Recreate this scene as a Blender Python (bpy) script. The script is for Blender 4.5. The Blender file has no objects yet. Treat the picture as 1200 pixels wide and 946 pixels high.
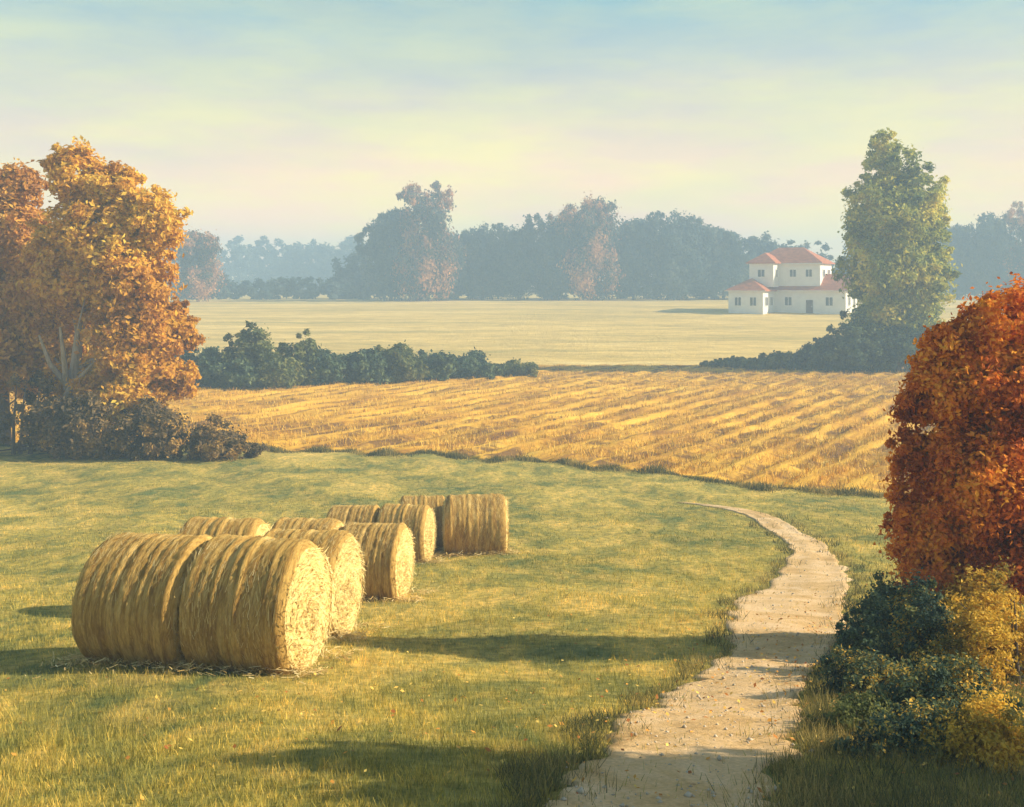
import bpy, math, random
import numpy as np
from math import radians as R

# ------------------------------------------------------------------ camera, sky, sun, exposure
S = bpy.context.scene
COL = S.collection
F = 1287.0            # focal length of the reference in its own pixels (1200 wide)
EYE = 1.8
HZ = 335.0            # row of the horizon
cam_d = bpy.data.cameras.new('camera'); cam = bpy.data.objects.new('camera', cam_d); COL.objects.link(cam)
cam.location = (0, 0, EYE); cam.rotation_euler = (R(90), 0, 0)
cam_d.sensor_width = 36; cam_d.lens = F/1200*36
cam_d.shift_y = -(473-HZ)/1200
cam_d.clip_start = 0.1; cam_d.clip_end = 6000
S.camera = cam

SUN_EL, SUN_AZ = 28.0, -1.0       # azimuth counted from +X (right) towards +Y (away)
W = bpy.data.worlds.new('World'); S.world = W; W.use_nodes = True
nt = W.node_tree; nt.nodes.clear()
def N(t, ty, **kw):
    n = t.nodes.new(ty)
    for k, v in kw.items(): setattr(n, k, v)
    return n
out = N(nt, 'ShaderNodeOutputWorld'); bg = N(nt, 'ShaderNodeBackground')
sky = N(nt, 'ShaderNodeTexSky'); sky.sky_type = 'NISHITA'; sky.sun_disc = False
sky.sun_elevation = R(SUN_EL); sky.sun_rotation = R(90-SUN_AZ)
sky.air_density = 1.0; sky.dust_density = 1.2; sky.ozone_density = 1.6
bg.inputs['Strength'].default_value = 0.08
tc = N(nt, 'ShaderNodeTexCoord')
mp = N(nt, 'ShaderNodeMapping'); mp.inputs['Scale'].default_value = (1.6, 1.6, 7.0)
nt.links.new(tc.outputs['Generated'], mp.inputs['Vector'])
def wnoise(scale, det, off):
    m = N(nt, 'ShaderNodeMapping'); m.inputs['Scale'].default_value = (1, 1, 1); m.inputs['Location'].default_value = off
    nt.links.new(mp.outputs[0], m.inputs['Vector'])
    n = N(nt, 'ShaderNodeTexNoise'); n.inputs['Scale'].default_value = scale; n.inputs['Detail'].default_value = det
    n.inputs['Roughness'].default_value = .6
    nt.links.new(m.outputs[0], n.inputs['Vector']); return n
def ramp(t, src, stops):
    r = N(t, 'ShaderNodeValToRGB'); e = r.color_ramp.elements
    while len(e) < len(stops): e.new(0.5)
    for el, (p, c) in zip(e, stops):
        el.position = p; el.color = (*c, 1) if len(c) == 3 else c
    t.links.new(src, r.inputs['Fac']); return r
def mixc(t, fac, a, b, mode='MIX'):
    m = N(t, 'ShaderNodeMix', data_type='RGBA', blend_type=mode)
    for i, v in ((0, fac), (6, a), (7, b)):
        if isinstance(v, (int, float)): m.inputs[i].default_value = v
        elif isinstance(v, tuple): m.inputs[i].default_value = (*v, 1)
        else: t.links.new(v, m.inputs[i])
    return m.outputs[2]
# thin veils of cream and rose cloud, thicker towards the horizon
sepw = N(nt, 'ShaderNodeSeparateXYZ'); nt.links.new(tc.outputs['Generated'], sepw.inputs[0])
n1 = wnoise(2.2, 6, (3.1, 1.7, 0.4)); n2 = wnoise(3.4, 5, (7.3, 0.2, 2.6))
lowr = ramp(nt, sepw.outputs['Z'], [(0.0, (1,)*3), (0.10, (.92,)*3), (0.20, (.72,)*3), (0.32, (.5,)*3), (.6, (.2,)*3)])
ma = N(nt, 'ShaderNodeMath', operation='MULTIPLY_ADD'); nt.links.new(n1.outputs['Fac'], ma.inputs[0]); ma.inputs[1].default_value = 1.1; ma.inputs[2].default_value = -0.55
ad = N(nt, 'ShaderNodeMath', operation='ADD', use_clamp=True); nt.links.new(ma.outputs[0], ad.inputs[0]); nt.links.new(lowr.outputs[0], ad.inputs[1])
cloudc = ramp(nt, n2.outputs['Fac'], [(0.40, (11.6, 7.1, 3.7)), (0.60, (11.0, 8.2, 2.7))])
highc = ramp(nt, n2.outputs['Fac'], [(0.38, (1.9, 4.3, 4.6)), (0.62, (4.0, 5.4, 4.1))])
hm_ = ramp(nt, sepw.outputs['Z'], [(0.05, (0,)*3), (0.26, (1,)*3)])
cc = mixc(nt, hm_.outputs[0], cloudc.outputs[0], highc.outputs[0])
skymix = mixc(nt, ad.outputs[0], sky.outputs[0], cc)
nt.links.new(skymix, bg.inputs['Color']); nt.links.new(bg.outputs[0], out.inputs['Surface'])

sd = bpy.data.lights.new('sun', 'SUN'); sd.energy = 5.0; sd.angle = R(0.6); sd.color = (1.0, 0.84, 0.60)
so = bpy.data.objects.new('sun', sd); COL.objects.link(so)
so.rotation_euler = (R(90-SUN_EL), 0, R(90+SUN_AZ)); so.location = (60, 20, 60)

S.view_settings.view_transform = 'Standard'; S.view_settings.look = 'None'
S.view_settings.exposure = 0.86; S.view_settings.gamma = 1
S.render.engine = 'CYCLES'
S.cycles.max_bounces = 6; S.cycles.diffuse_bounces = 3; S.cycles.transmission_bounces = 3
S.cycles.volume_bounces = 1; S.cycles.transparent_max_bounces = 4

# ------------------------------------------------------------------ helpers
_PY = np.array([-60, 0, 13, 26, 40, 55, 75, 115, 200, 250, 400, 3000], float)
_PH = np.array([-3.5, 1.8, 4.4, 6.3, 7.5, 8.0, 8.4, 8.5, 4.2, 3.3, 2.9, 2.9], float)
_d = np.diff(_PH)/np.diff(_PY); _m = np.zeros_like(_PY); _m[0] = _d[0]; _m[-1] = 0
for _i in range(1, len(_PY)-1):
    a, b = _d[_i-1], _d[_i]
    _m[_i] = 0 if a*b <= 0 else 2*a*b/(a+b)
def drop(Y):
    Y = np.clip(np.asarray(Y, float), _PY[0], _PY[-1]-1e-6)
    i = np.clip(np.searchsorted(_PY, Y, side='right')-1, 0, len(_PY)-2)
    h = _PY[i+1]-_PY[i]; t = (Y-_PY[i])/h
    return ((2*t**3-3*t**2+1)*_PH[i]+(t**3-2*t**2+t)*h*_m[i]+(-2*t**3+3*t**2)*_PH[i+1]+(t**3-t**2)*h*_m[i+1])
def wob(X, Y):
    X = np.asarray(X, float); Y = np.asarray(Y, float)
    return .035*np.sin(X*.9+Y*.35)+.03*np.sin(X*.37-Y*.8+1.3)+.02*np.sin(X*1.9+Y*1.3+.5)
def gz(X, Y): return EYE-drop(Y)+wob(X, Y)
def at(px, py):
    """ground point seen at reference pixel (px, py)"""
    k = (py-HZ)/F; lo, hi = 1.0, 400.0
    for _ in range(60):
        m = (lo+hi)/2
        if float(drop(m))/m > k: lo = m
        else: hi = m
    return (px-600)/F*lo, lo
def xof(px, Y): return (px-600)/F*Y

def tag(o, label=None, cat=None, group=None, kind=None):
    if label: o['label'] = label
    if cat: o['category'] = cat
    if group: o['group'] = group
    if kind: o['kind'] = kind
    return o
def empty(name, loc, rz=0, sc=None):
    o = bpy.data.objects.new(name, None); COL.objects.link(o); o.location = loc; o.rotation_euler = (0, 0, rz)
    o.empty_display_size = .3
    if sc: o.scale = sc
    return o
def npmesh(name, V, Fc, mat, parent=None, tint=None, smooth=False):
    me = bpy.data.meshes.new(name); V = np.asarray(V, np.float32)
    if not isinstance(Fc, list): Fc = [Fc]
    tot = [np.full(len(f), f.shape[1], np.int32) for f in Fc]; tot = np.concatenate(tot)
    idx = np.concatenate([np.asarray(f, np.int32).ravel() for f in Fc])
    me.vertices.add(len(V)); me.vertices.foreach_set('co', V.ravel())
    me.loops.add(len(idx)); me.loops.foreach_set('vertex_index', idx)
    me.polygons.add(len(tot)); st = np.zeros(len(tot), np.int32); st[1:] = np.cumsum(tot)[:-1]
    me.polygons.foreach_set('loop_start', st)
    me.polygons.foreach_set('use_smooth', np.full(len(tot), smooth))
    me.update(calc_edges=True)
    if tint is not None:
        a = me.attributes.new('tint', 'FLOAT', 'FACE'); a.data.foreach_set('value', np.asarray(tint, np.float32))
    if mat: me.materials.append(mat)
    o = bpy.data.objects.new(name, me); COL.objects.link(o)
    if parent: o.parent = parent
    return o
def copy_tree(o, parent=None):
    c = o.copy(); COL.objects.link(c)
    if parent: c.parent = parent
    for ch in list(o.children): copy_tree(ch, c)
    return c

# ------------------------------------------------------------------ materials
def newmat(name, rough=.9, spec=.1):
    m = bpy.data.materials.new(name); m.use_nodes = True; t = m.node_tree
    b = t.nodes['Principled BSDF']; b.inputs['Roughness'].default_value = rough
    b.inputs['Specular IOR Level'].default_value = spec
    return m, t, b
def pos(t, scale=(1, 1, 1), rot=(0, 0, 0), space='Object', loc=(0, 0, 0)):
    c = N(t, 'ShaderNodeTexCoord') if space == 'Object' else N(t, 'ShaderNodeNewGeometry')
    mm = N(t, 'ShaderNodeMapping'); mm.inputs['Scale'].default_value = scale; mm.inputs['Rotation'].default_value = rot; mm.inputs['Location'].default_value = loc
    t.links.new(c.outputs['Object' if space == 'Object' else 'Position'], mm.inputs['Vector']); return mm.outputs[0]
def noise(t, vec, scale, det=5, rough=.6, dist=0):
    n = N(t, 'ShaderNodeTexNoise'); n.inputs['Scale'].default_value = scale; n.inputs['Detail'].default_value = det
    n.inputs['Roughness'].default_value = rough; n.inputs['Distortion'].default_value = dist
    t.links.new(vec, n.inputs['Vector']); return n.outputs['Fac']
def bump(t, b, h, strength=.5, dist=.05):
    u = N(t, 'ShaderNodeBump'); u.inputs['Strength'].default_value = strength; u.inputs['Distance'].default_value = dist
    t.links.new(h, u.inputs['Height']); t.links.new(u.outputs[0], b.inputs['Normal'])

def meadow_colour(t):
    """patchy autumn pasture: olive, straw yellow and cool green drifts, by world position"""
    g = 'World'
    v1 = pos(t, (.34, .20, .5), (0, 0, .35), g); v2 = pos(t, (1.3, .7, 1), (0, 0, -.5), g); v3 = pos(t, (1, 1, 1), (0, 0, 0), g)
    a = ramp(t, noise(t, v1, 1.0, 6, .62, .4), [(.37, (.13, .17, .065)), (.46, (.31, .27, .075)), (.54, (.49, .39, .10)), (.64, (.72, .52, .16))])
    c = ramp(t, noise(t, v2, 1.1, 5, .6, .8), [(.40, (.13, .18, .08)), (.50, (.37, .31, .08)), (.62, (.68, .48, .15))])
    m = mixc(t, .45, a.outputs[0], c.outputs[0])
    d = ramp(t, noise(t, v3, 6, 4, .7), [(.35, (.6, .66, .6)), (.65, (1.4, 1.34, 1.2))])
    return mixc(t, 1.0, m, d.outputs[0], 'MULTIPLY')
def mat_meadow():
    m, t, b = newmat('meadow_turf')
    c = meadow_colour(t); t.links.new(c, b.inputs['Base Color'])
    bump(t, b, noise(t, pos(t, (1, 1, 1), space='World'), 22, 6, .75), .9, .05); return m
def mat_blades():
    m, t, b = newmat('grass_blades', .7, .15)
    c = meadow_colour(t)
    a = N(t, 'ShaderNodeAttribute', attribute_name='tint')
    v = ramp(t, a.outputs['Fac'], [(0, (.62, .72, .6)), (.5, (1.05, 1.05, .95)), (.85, (1.45, 1.35, 1.1)), (1, (1.9, 1.6, 1.3))])
    c = mixc(t, 1.0, c, v.outputs[0], 'MULTIPLY')
    t.links.new(c, b.inputs['Base Color'])
    tr = N(t, 'ShaderNodeBsdfTranslucent'); t.links.new(c, tr.inputs['Color'])
    mx = N(t, 'ShaderNodeMixShader'); mx.inputs[0].default_value = .3
    t.links.new(b.outputs[0], mx.inputs[1]); t.links.new(tr.outputs[0], mx.inputs[2])
    t.links.new(mx.outputs[0], t.nodes['Material Output'].inputs['Surface']); return m
def mat_leaf(name, stops, trans=.35, nscale=.6, jitter=.5):
    """stops: leaf colours; chosen by a drifting noise through the crown plus each leaf's own tint"""
    m, t, b = newmat(name, .75, .12)
    a = N(t, 'ShaderNodeAttribute', attribute_name='tint')
    nz = noise(t, pos(t), nscale, 3, .55)
    s = N(t, 'ShaderNodeMath', operation='MULTIPLY_ADD'); t.links.new(a.outputs['Fac'], s.inputs[0]); s.inputs[1].default_value = jitter
    s2 = N(t, 'ShaderNodeMath', operation='MULTIPLY_ADD'); t.links.new(nz, s2.inputs[0]); s2.inputs[1].default_value = 2.4; s2.inputs[2].default_value = -.7-jitter/2
    t.links.new(s2.outputs[0], s.inputs[2])
    c = ramp(t, s.outputs[0], stops)
    t.links.new(c.outputs[0], b.inputs['Base Color'])
    tr = N(t, 'ShaderNodeBsdfTranslucent'); t.links.new(c.outputs[0], tr.inputs['Color'])
    mx = N(t, 'ShaderNodeMixShader'); mx.inputs[0].default_value = trans
    t.links.new(b.outputs[0], mx.inputs[1]); t.links.new(tr.outputs[0], mx.inputs[2])
    t.links.new(mx.outputs[0], t.nodes['Material Output'].inputs['Surface']); return m
def mat_bark(name, c1, c2):
    m, t, b = newmat(name)
    r = ramp(t, noise(t, pos(t, (3, 3, .6)), 3, 6, .7), [(.35, c1), (.65, c2)])
    t.links.new(r.outputs[0], b.inputs['Base Color']); bump(t, b, noise(t, pos(t, (4, 4, .7)), 5, 6, .7), .8, .05); return m
ROWROT = R(29)     # the rows run this far to the right of straight ahead
def mat_stubble_field():
    m, t, b = newmat('stubble_soil')
    v = pos(t, (1, 1, 1), (0, 0, ROWROT), 'World')        # x across rows, y along them
    mm = N(t, 'ShaderNodeMapping'); mm.inputs['Scale'].default_value = (1, .16, 1); t.links.new(v, mm.inputs['Vector'])
    a = ramp(t, noise(t, mm.outputs[0], .9, 7, .68, .3), [(.30, (.22, .11, .035)), (.42, (.48, .255, .035)), (.55, (.72, .42, .05)), (.72, (.84, .56, .10))])
    big = ramp(t, noise(t, pos(t, (.03, .10, .1), space='World'), 1.5, 4), [(.35, (.82, .78, .74)), (.65, (1.12, 1.12, 1.05))])
    c = mixc(t, 1.0, a.outputs[0], big.outputs[0], 'MULTIPLY')
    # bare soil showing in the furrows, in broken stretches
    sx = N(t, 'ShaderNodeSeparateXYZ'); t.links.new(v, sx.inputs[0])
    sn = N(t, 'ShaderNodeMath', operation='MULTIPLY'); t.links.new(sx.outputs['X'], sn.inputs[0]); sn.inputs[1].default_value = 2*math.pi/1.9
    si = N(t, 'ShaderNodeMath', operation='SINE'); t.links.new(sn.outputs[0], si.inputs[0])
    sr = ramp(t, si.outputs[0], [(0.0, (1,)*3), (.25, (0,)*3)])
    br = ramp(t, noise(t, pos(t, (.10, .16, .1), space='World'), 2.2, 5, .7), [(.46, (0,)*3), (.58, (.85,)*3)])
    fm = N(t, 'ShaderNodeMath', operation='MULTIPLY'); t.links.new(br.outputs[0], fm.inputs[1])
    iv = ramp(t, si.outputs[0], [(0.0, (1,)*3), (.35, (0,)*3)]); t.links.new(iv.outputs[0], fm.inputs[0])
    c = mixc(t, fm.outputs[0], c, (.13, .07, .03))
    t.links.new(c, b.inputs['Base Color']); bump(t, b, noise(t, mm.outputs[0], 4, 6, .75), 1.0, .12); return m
def mat_straw(name, stops, scale=(1, 1, 1)):
    m, t, b = newmat(name, .8, .15)
    a = N(t, 'ShaderNodeAttribute', attribute_name='tint'); c = ramp(t, a.outputs['Fac'], stops)
    nz = ramp(t, noise(t, pos(t, (.2, .2, .2), space='World'), 1, 4), [(.35, (.78,)*3), (.65, (1.15,)*3)])
    t.links.new(mixc(t, 1.0, c.outputs[0], nz.outputs[0], 'MULTIPLY'), b.inputs['Base Color']); return m
def mat_far_field():
    m, t, b = newmat('far_field_soil')
    a = ramp(t, noise(t, pos(t, (.018, .10, .1), (0, 0, .06), 'World'), 1.6, 8, .7, .5), [(.30, (.34, .30, .09)), (.44, (.56, .41, .12)), (.56, (.72, .51, .15)), (.70, (.82, .63, .25))])
    d = ramp(t, noise(t, pos(t, (.25, .8, .3), space='World'), 1.2, 6, .7), [(.35, (.8,)*3), (.65, (1.18,)*3)])
    t.links.new(mixc(t, 1.0, a.outputs[0], d.outputs[0], 'MULTIPLY'), b.inputs['Base Color'])
    bump(t, b, noise(t, pos(t, (1, 1, 1), space='World'), 1.5, 6, .7), .8, .3); return m
def mat_path():
    m, t, b = newmat('sandy_path')
    a = ramp(t, noise(t, pos(t, space='World'), 1.1, 8, .7, .6), [(.34, (.52, .33, .14)), (.46, (.70, .47, .22)), (.58, (.80, .57, .32)), (.72, (.86, .66, .42))])
    d = ramp(t, noise(t, pos(t, space='World'), 30, 4, .7), [(.3, (.78,)*3), (.7, (1.12,)*3)])
    t.links.new(mixc(t, 1.0, a.outputs[0], d.outputs[0], 'MULTIPLY'), b.inputs['Base Color'])
    bump(t, b, noise(t, pos(t, space='World'), 14, 8, .75), .9, .04); return m
def mat_bale_side():
    m, t, b = newmat('bale_side_straw')
    # object axis X is the roll's axis: straw lies round it, bands repeat along it
    a = ramp(t, noise(t, pos(t, (9, 1.2, 1.2)), 1.6, 8, .7, .4), [(.32, (.20, .115, .035)), (.44, (.38, .235, .065)), (.55, (.55, .37, .115)), (.72, (.74, .56, .24))])
    f = ramp(t, noise(t, pos(t, (26, 4, 4)), 3, 6, .75), [(.3, (.7, .68, .66)), (.7, (1.25, 1.22, 1.15))])
    t.links.new(mixc(t, 1.0, a.outputs[0], f.outputs[0], 'MULTIPLY'), b.inputs['Base Color'])
    bump(t, b, noise(t, pos(t, (30, 4, 4)), 3, 6, .75), .8, .03); return m
def mat_bale_end():
    m, t, b = newmat('bale_end_straw')
    a = ramp(t, noise(t, pos(t), 5.5, 8, .75, 1.2), [(.28, (.38, .23, .07)), (.40, (.66, .47, .16)), (.54, (.80, .61, .25)), (.72, (.86, .72, .38))])
    t.links.new(a.outputs[0], b.inputs['Base Color'])
    bump(t, b, noise(t, pos(t), 22, 8, .75), .7, .03); return m
def mat_plain(name, c1, c2, sc=2, rough=.85, spec=.2):
    m, t, b = newmat(name, rough, spec)
    r = ramp(t, noise(t, pos(t), sc, 5), [(.35, c1), (.65, c2)]); t.links.new(r.outputs[0], b.inputs['Base Color']); return m

M = dict(
 meadow=mat_meadow(), blades=mat_blades(), field=mat_stubble_field(), far=mat_far_field(), path=mat_path(),
 bside=mat_bale_side(), bend=mat_bale_end(),
 stub=mat_straw('stubble_stalks', [(0, (.36, .18, .035)), (.5, (.74, .43, .055)), (1, (.88, .61, .13))]),
 straw=mat_straw('loose_straw', [(0, (.28, .16, .045)), (.5, (.54, .36, .12)), (.85, (.72, .54, .22)), (1, (.86, .72, .38))]),
 estraw=mat_straw('end_straw', [(0, (.42, .27, .08)), (.4, (.74, .55, .21)), (1, (.90, .75, .38))]),
 bark=mat_bark('grey_bark', (.09, .07, .05), (.26, .21, .17)), barkp=mat_bark('pale_bark', (.30, .24, .19), (.55, .47, .40)),
 orange=mat_leaf('orange_leaves', [(0, (.42, .20, .045)), (.3, (.68, .36, .05)), (.6, (.82, .50, .06)), (1, (.84, .62, .10))], .42, .22),
 ochre=mat_leaf('ochre_leaves', [(0, (.34, .16, .05)), (.4, (.60, .30, .06)), (.7, (.74, .42, .07)), (1, (.78, .52, .11))], .35, .30),
 red=mat_leaf('russet_leaves', [(0, (.28, .07, .02)), (.3, (.58, .16, .03)), (.6, (.84, .30, .035)), (1, (.90, .48, .06))], .35, .9),
 poplar=mat_leaf('poplar_leaves', [(0, (.10, .15, .05)), (.35, (.32, .36, .065)), (.7, (.62, .58, .08)), (1, (.78, .66, .10))], .35, .35),
 dark=mat_leaf('dark_green_leaves', [(0, (.035, .07, .045)), (.5, (.085, .135, .075)), (1, (.20, .24, .10))], .25, .5),
 olive=mat_leaf('olive_leaves', [(0, (.06, .09, .04)), (.5, (.15, .18, .06)), (1, (.30, .28, .08))], .3, .6),
 yellow=mat_leaf('yellow_leaves', [(0, (.20, .18, .05)), (.35, (.55, .36, .05)), (.65, (.80, .52, .07)), (1, (.90, .68, .16))], .4, 1.2),
 brown=mat_leaf('brown_leaves', [(0, (.09, .075, .045)), (.5, (.20, .14, .06)), (1, (.44, .27, .07))], .25, .5),
 mottled=mat_leaf('mottled_leaves', [(0, (.04, .075, .06)), (.45, (.09, .14, .085)), (.68, (.20, .22, .08)), (.85, (.62, .42, .08)), (1, (.80, .52, .09))], .3, 1.6, .9),
 fgreen_hazed=mat_leaf('far_green_haze_tinted_leaves', [(0, (.05, .09, .10)), (.5, (.09, .14, .14)), (1, (.18, .21, .17))], .3, .18),  # green leaves with the blue of distance haze mixed into their colour
 fwarm_hazed=mat_leaf('far_autumn_haze_tinted_leaves', [(0, (.06, .09, .09)), (.4, (.13, .13, .10)), (.6, (.48, .24, .13)), (1, (.80, .46, .20))], .35, .12),  # autumn leaves; the dark stops carry a painted bluish haze tint
)

# ------------------------------------------------------------------ ground
def boundary(X):                      # edge between meadow and stubble field
    return np.interp(X, [-90, -22, -14, -8, 0, 5, 9, 14, 22, 90], [58, 56, 54, 52.5, 50, 46, 41.5, 38.8, 37, 34])
def sheet(name, xs, ys, fn, mat, kind='structure'):
    Xg, Yg = np.meshgrid(xs, ys); X2, Y2, Z2 = fn(Xg, Yg)
    V = np.stack([X2, Y2, Z2], -1).reshape(-1, 3); nx, ny = len(xs), len(ys)
    i = (np.arange(ny-1)[:, None]*nx+np.arange(nx-1)[None, :]).ravel()
    Fc = np.stack([i, i+1, i+nx+1, i+nx], -1)
    o = npmesh(name, V, Fc, mat, smooth=True); tag(o, kind=kind); return o
# base ground: everything out to the horizon
def logy(): return np.concatenate([np.arange(-40, 120, 2.0), np.arange(120, 420, 5.0), np.geomspace(420, 640, 10)])
sheet('ground', np.concatenate([-np.geomspace(800, 130, 14), np.arange(-120, 121, 4.0), np.geomspace(130, 800, 14)]), logy(),
      lambda X, Y: (X, Y, gz(X, Y)-.16*np.where((Y < 125), 1, 0)-.02), M['far'])
# meadow
def f_meadow(X, T):
    yb = boundary(X)+.5*np.sin(X*1.3)+.3*np.sin(X*3.1+1)
    Y = -8+T*(yb+8); Z = gz(X, Y)
    return X, Y, Z-np.where(T > .9995, .25, 0)
tt = np.linspace(0, 1, 230)
sheet('meadow', np.arange(-50, 50.1, .3), tt, f_meadow, M['meadow'])
# stubble field with real ridges
ca, sa = math.cos(ROWROT), math.sin(ROWROT)
rngf = np.random.default_rng(4)
def rowcoord(X, Y): return X*ca-Y*sa, X*sa+Y*ca      # across, along
RP = 1.9
def ridge(X, Y):
    u, v = rowcoord(X, Y)
    u = u+.22*np.sin(v*.11)+.10*np.sin(v*.43+u)
    k = np.floor(u/RP); amp = .6+.4*np.sin(k*2.3)*np.sin(k*.7+1)
    fade = np.clip((150-Y)/80, .25, 1)
    return .19*amp*fade*np.sin(u*2*math.pi/RP)+.03*np.sin(v*2.1+k*1.7)*np.sin(u*3.7)
def f_field(X, T):
    Y0 = boundary(X)+.5*np.sin(X*1.3)+.3*np.sin(X*3.1+1)-.15; Y = Y0+T*(117+1.5*np.sin(X*.15)-Y0)
    return X, Y, gz(X, Y)+.0+ridge(X, Y)-np.where((T < .001) | (T > .999), .25, 0)
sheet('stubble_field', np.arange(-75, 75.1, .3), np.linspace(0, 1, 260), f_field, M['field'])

# stubble stalks along the rows
def blades(n, X, Y, Z, h, w, lean=.35, seed=0, dirs=None):
    r = np.random.default_rng(seed); a = r.uniform(0, 2*np.pi, n) if dirs is None else dirs
    b = r.uniform(0, 2*np.pi, n); l = r.uniform(0, lean, n)*h
    P = np.stack([X, Y, Z], -1); side = np.stack([np.cos(a), np.sin(a), 0*a], -1)*w[:, None]/2
    tip = P+np.stack([np.cos(b)*l, np.sin(b)*l, h], -1)
    V = np.stack([P-side, P+side, tip+side*.25, tip-side*.25], 1).reshape(-1, 3)
    return V, np.arange(4*n).reshape(-1, 4), r.uniform(0, 1, n)
r = np.random.default_rng(7); n = 170000
Yv = 36*np.power(117/36, r.uniform(0, 1, n)); Xv = r.uniform(-.52, .52, n)*Yv*1.05
u, v = rowcoord(Xv, Yv); u = (np.round(u/RP*2)/2+.12+r.normal(0, .09, n))*RP; Xv = u*ca+v*sa; Yv = -u*sa+v*ca
ok = (Yv > boundary(Xv)+.8) & (Yv < 116); Xv, Yv = Xv[ok], Yv[ok]; n = len(Xv)
cl = np.sin(Xv*.9+np.sin(Yv*.5)*2)*np.sin(Yv*.33+Xv*.21); ok = r.uniform(0, 1, n) < .55+.45*cl; Xv, Yv = Xv[ok], Yv[ok]; n = len(Xv)
V, Fc, tn = blades(n, Xv, Yv, gz(Xv, Yv)+ridge(Xv, Yv)-.02, r.uniform(.10, .32, n), r.uniform(.015, .045, n)*np.sqrt(Yv/45), .8, 8)
tag(npmesh('stubble', V, Fc, M['stub'], tint=tn), 'short golden stubble stalks left standing in rows on the field', 'stubble', kind='stuff')

# sandy path, edges given by the reference and laid on the slope
Lp = [(560, 1010), (598, 975), (640, 946), (672, 905), (715, 868), (722, 838), (768, 826), (776, 803), (812, 795), (850, 762), (846, 735), (858, 705), (885, 690), (905, 672), (925, 655), (922, 638), (905, 622), (880, 607), (845, 597), (815, 590), (790, 587)]
Rp = [(890, 1010), (900, 975), (912, 946), (922, 905), (940, 868), (942, 845), (946, 826), (944, 803), (950, 795), (966, 768), (996, 742), (1001, 715), (999, 690), (994, 672), (985, 657), (970, 642), (948, 626), (922, 611), (880, 599), (835, 591), (800, 587)]
LG = np.array([at(*p) for p in Lp]); RG = np.array([at(*p) for p in Rp])
def resample(P, k=14):
    P = np.asarray(P); t = np.arange(len(P)); tq = np.linspace(0, len(P)-1, (len(P)-1)*k+1)
    Q = np.stack([np.interp(tq, t, P[:, i]) for i in (0, 1)], -1)
    ker = np.hanning(k+1); ker /= ker.sum(); pad = np.pad(Q, ((k//2, k//2), (0, 0)), mode='edge')
    return np.stack([np.convolve(pad[:, i], ker, 'valid') for i in (0, 1)], -1)
LG, RG = resample(LG), resample(RG)
rp = np.random.default_rng(3); K = len(LG); nu = 17
jl = np.convolve(rp.normal(0, .10, K), np.ones(3)/2, 'same'); jr = np.convolve(rp.normal(0, .10, K), np.ones(3)/2, 'same')
wd = np.linalg.norm(RG-LG, axis=1); dirn = (RG-LG)/np.maximum(wd, .05)[:, None]; f_ = np.minimum(wd/2, 1)
LG = LG+dirn*(jl*f_)[:, None]; RG = RG+dirn*(jr*f_)[:, None]
us = np.linspace(0, 1, nu)
P = LG[:, None]*(1-us)[None, :, None]+RG[:, None]*us[None, :, None]
edge = np.where((us < .001) | (us > .999), -.06, .03)[None, :]
Zp = gz(P[..., 0], P[..., 1])+edge-.015*np.sin(us*np.pi*2)[None, :]**2
V = np.concatenate([P, Zp[..., None]], -1).reshape(-1, 3)
i = (np.arange(K-1)[:, None]*nu+np.arange(nu-1)[None, :]).ravel()
tag(npmesh('path', V, np.stack([i, i+1, i+nu+1, i+nu], -1), M['path'], smooth=True), kind='structure')
CL = (LG+RG)/2; HW = np.linalg.norm(RG-LG, axis=1)/2
def in_path(X, Y, margin=0):
    res = np.zeros(len(X), bool)
    j = np.clip(np.searchsorted(CL[:, 1], Y), 0, K-1)
    lo = np.minimum(LG[j, 0], RG[j, 0])-margin; hi = np.maximum(LG[j, 0], RG[j, 0])+margin
    return (X > lo) & (X < hi) & (Y < CL[-1, 1]) & (Y > CL[0, 1])
# grass blades on the meadow
def grass(n, y0, y1, seed, h0, h1, w0, w1, name, label, mat, keep=None, lean=.7, power=1.0, onpath=.05):
    r = np.random.default_rng(seed)
    Y = y0*np.power(y1/y0, r.uniform(0, 1, n)); X = r.uniform(-.54, .54, n)*(Y+2.5)
    ok = (Y < boundary(X)-.1) & (~in_path(X, Y, 0) | (r.uniform(0, 1, n) < onpath))
    if keep is not None: ok &= keep(X, Y, r)
    X, Y = X[ok], Y[ok]; n = len(X)
    sc = np.clip(Y/14, .8, 2.2)
    patch = .75+.5*np.sin(X*1.7+np.sin(Y*.9))*np.sin(Y*1.1+X*.4)
    V, Fc, tn = blades(n, X, Y, gz(X, Y)-.01, r.uniform(h0, h1, n)*(.6+.4*patch), r.uniform(w0, w1, n)*sc, lean, seed+1)
    return tag(npmesh(name, V, Fc, mat, tint=tn), label, 'grass', kind='stuff')
grass(330000, 5.2, 50, 21, .025, .085, .005, .011, 'grass', 'short olive and straw coloured pasture grass', M['blades'])
M['bankblades'] = mat_leaf('bank_grass_blades', [(0, (.06, .075, .035)), (.4, (.13, .13, .05)), (.75, (.26, .22, .075)), (1, (.50, .38, .13))], .25, 1.0, .7)
def bank(X, Y, r):
    right = X > np.interp(Y, CL[:, 1], np.maximum(LG[:, 0], RG[:, 0]))+.02
    return right & (r.uniform(0, 1, len(X)) < np.interp(Y, [5, 9, 14, 20, 34], [1, .8, .45, .2, .08]))
grass(150000, 5.2, 34, 31, .06, .20, .006, .012, 'long_grass', 'tall rough brownish grass on the bank right of the path', M['bankblades'], bank, .8, onpath=0)
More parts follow.
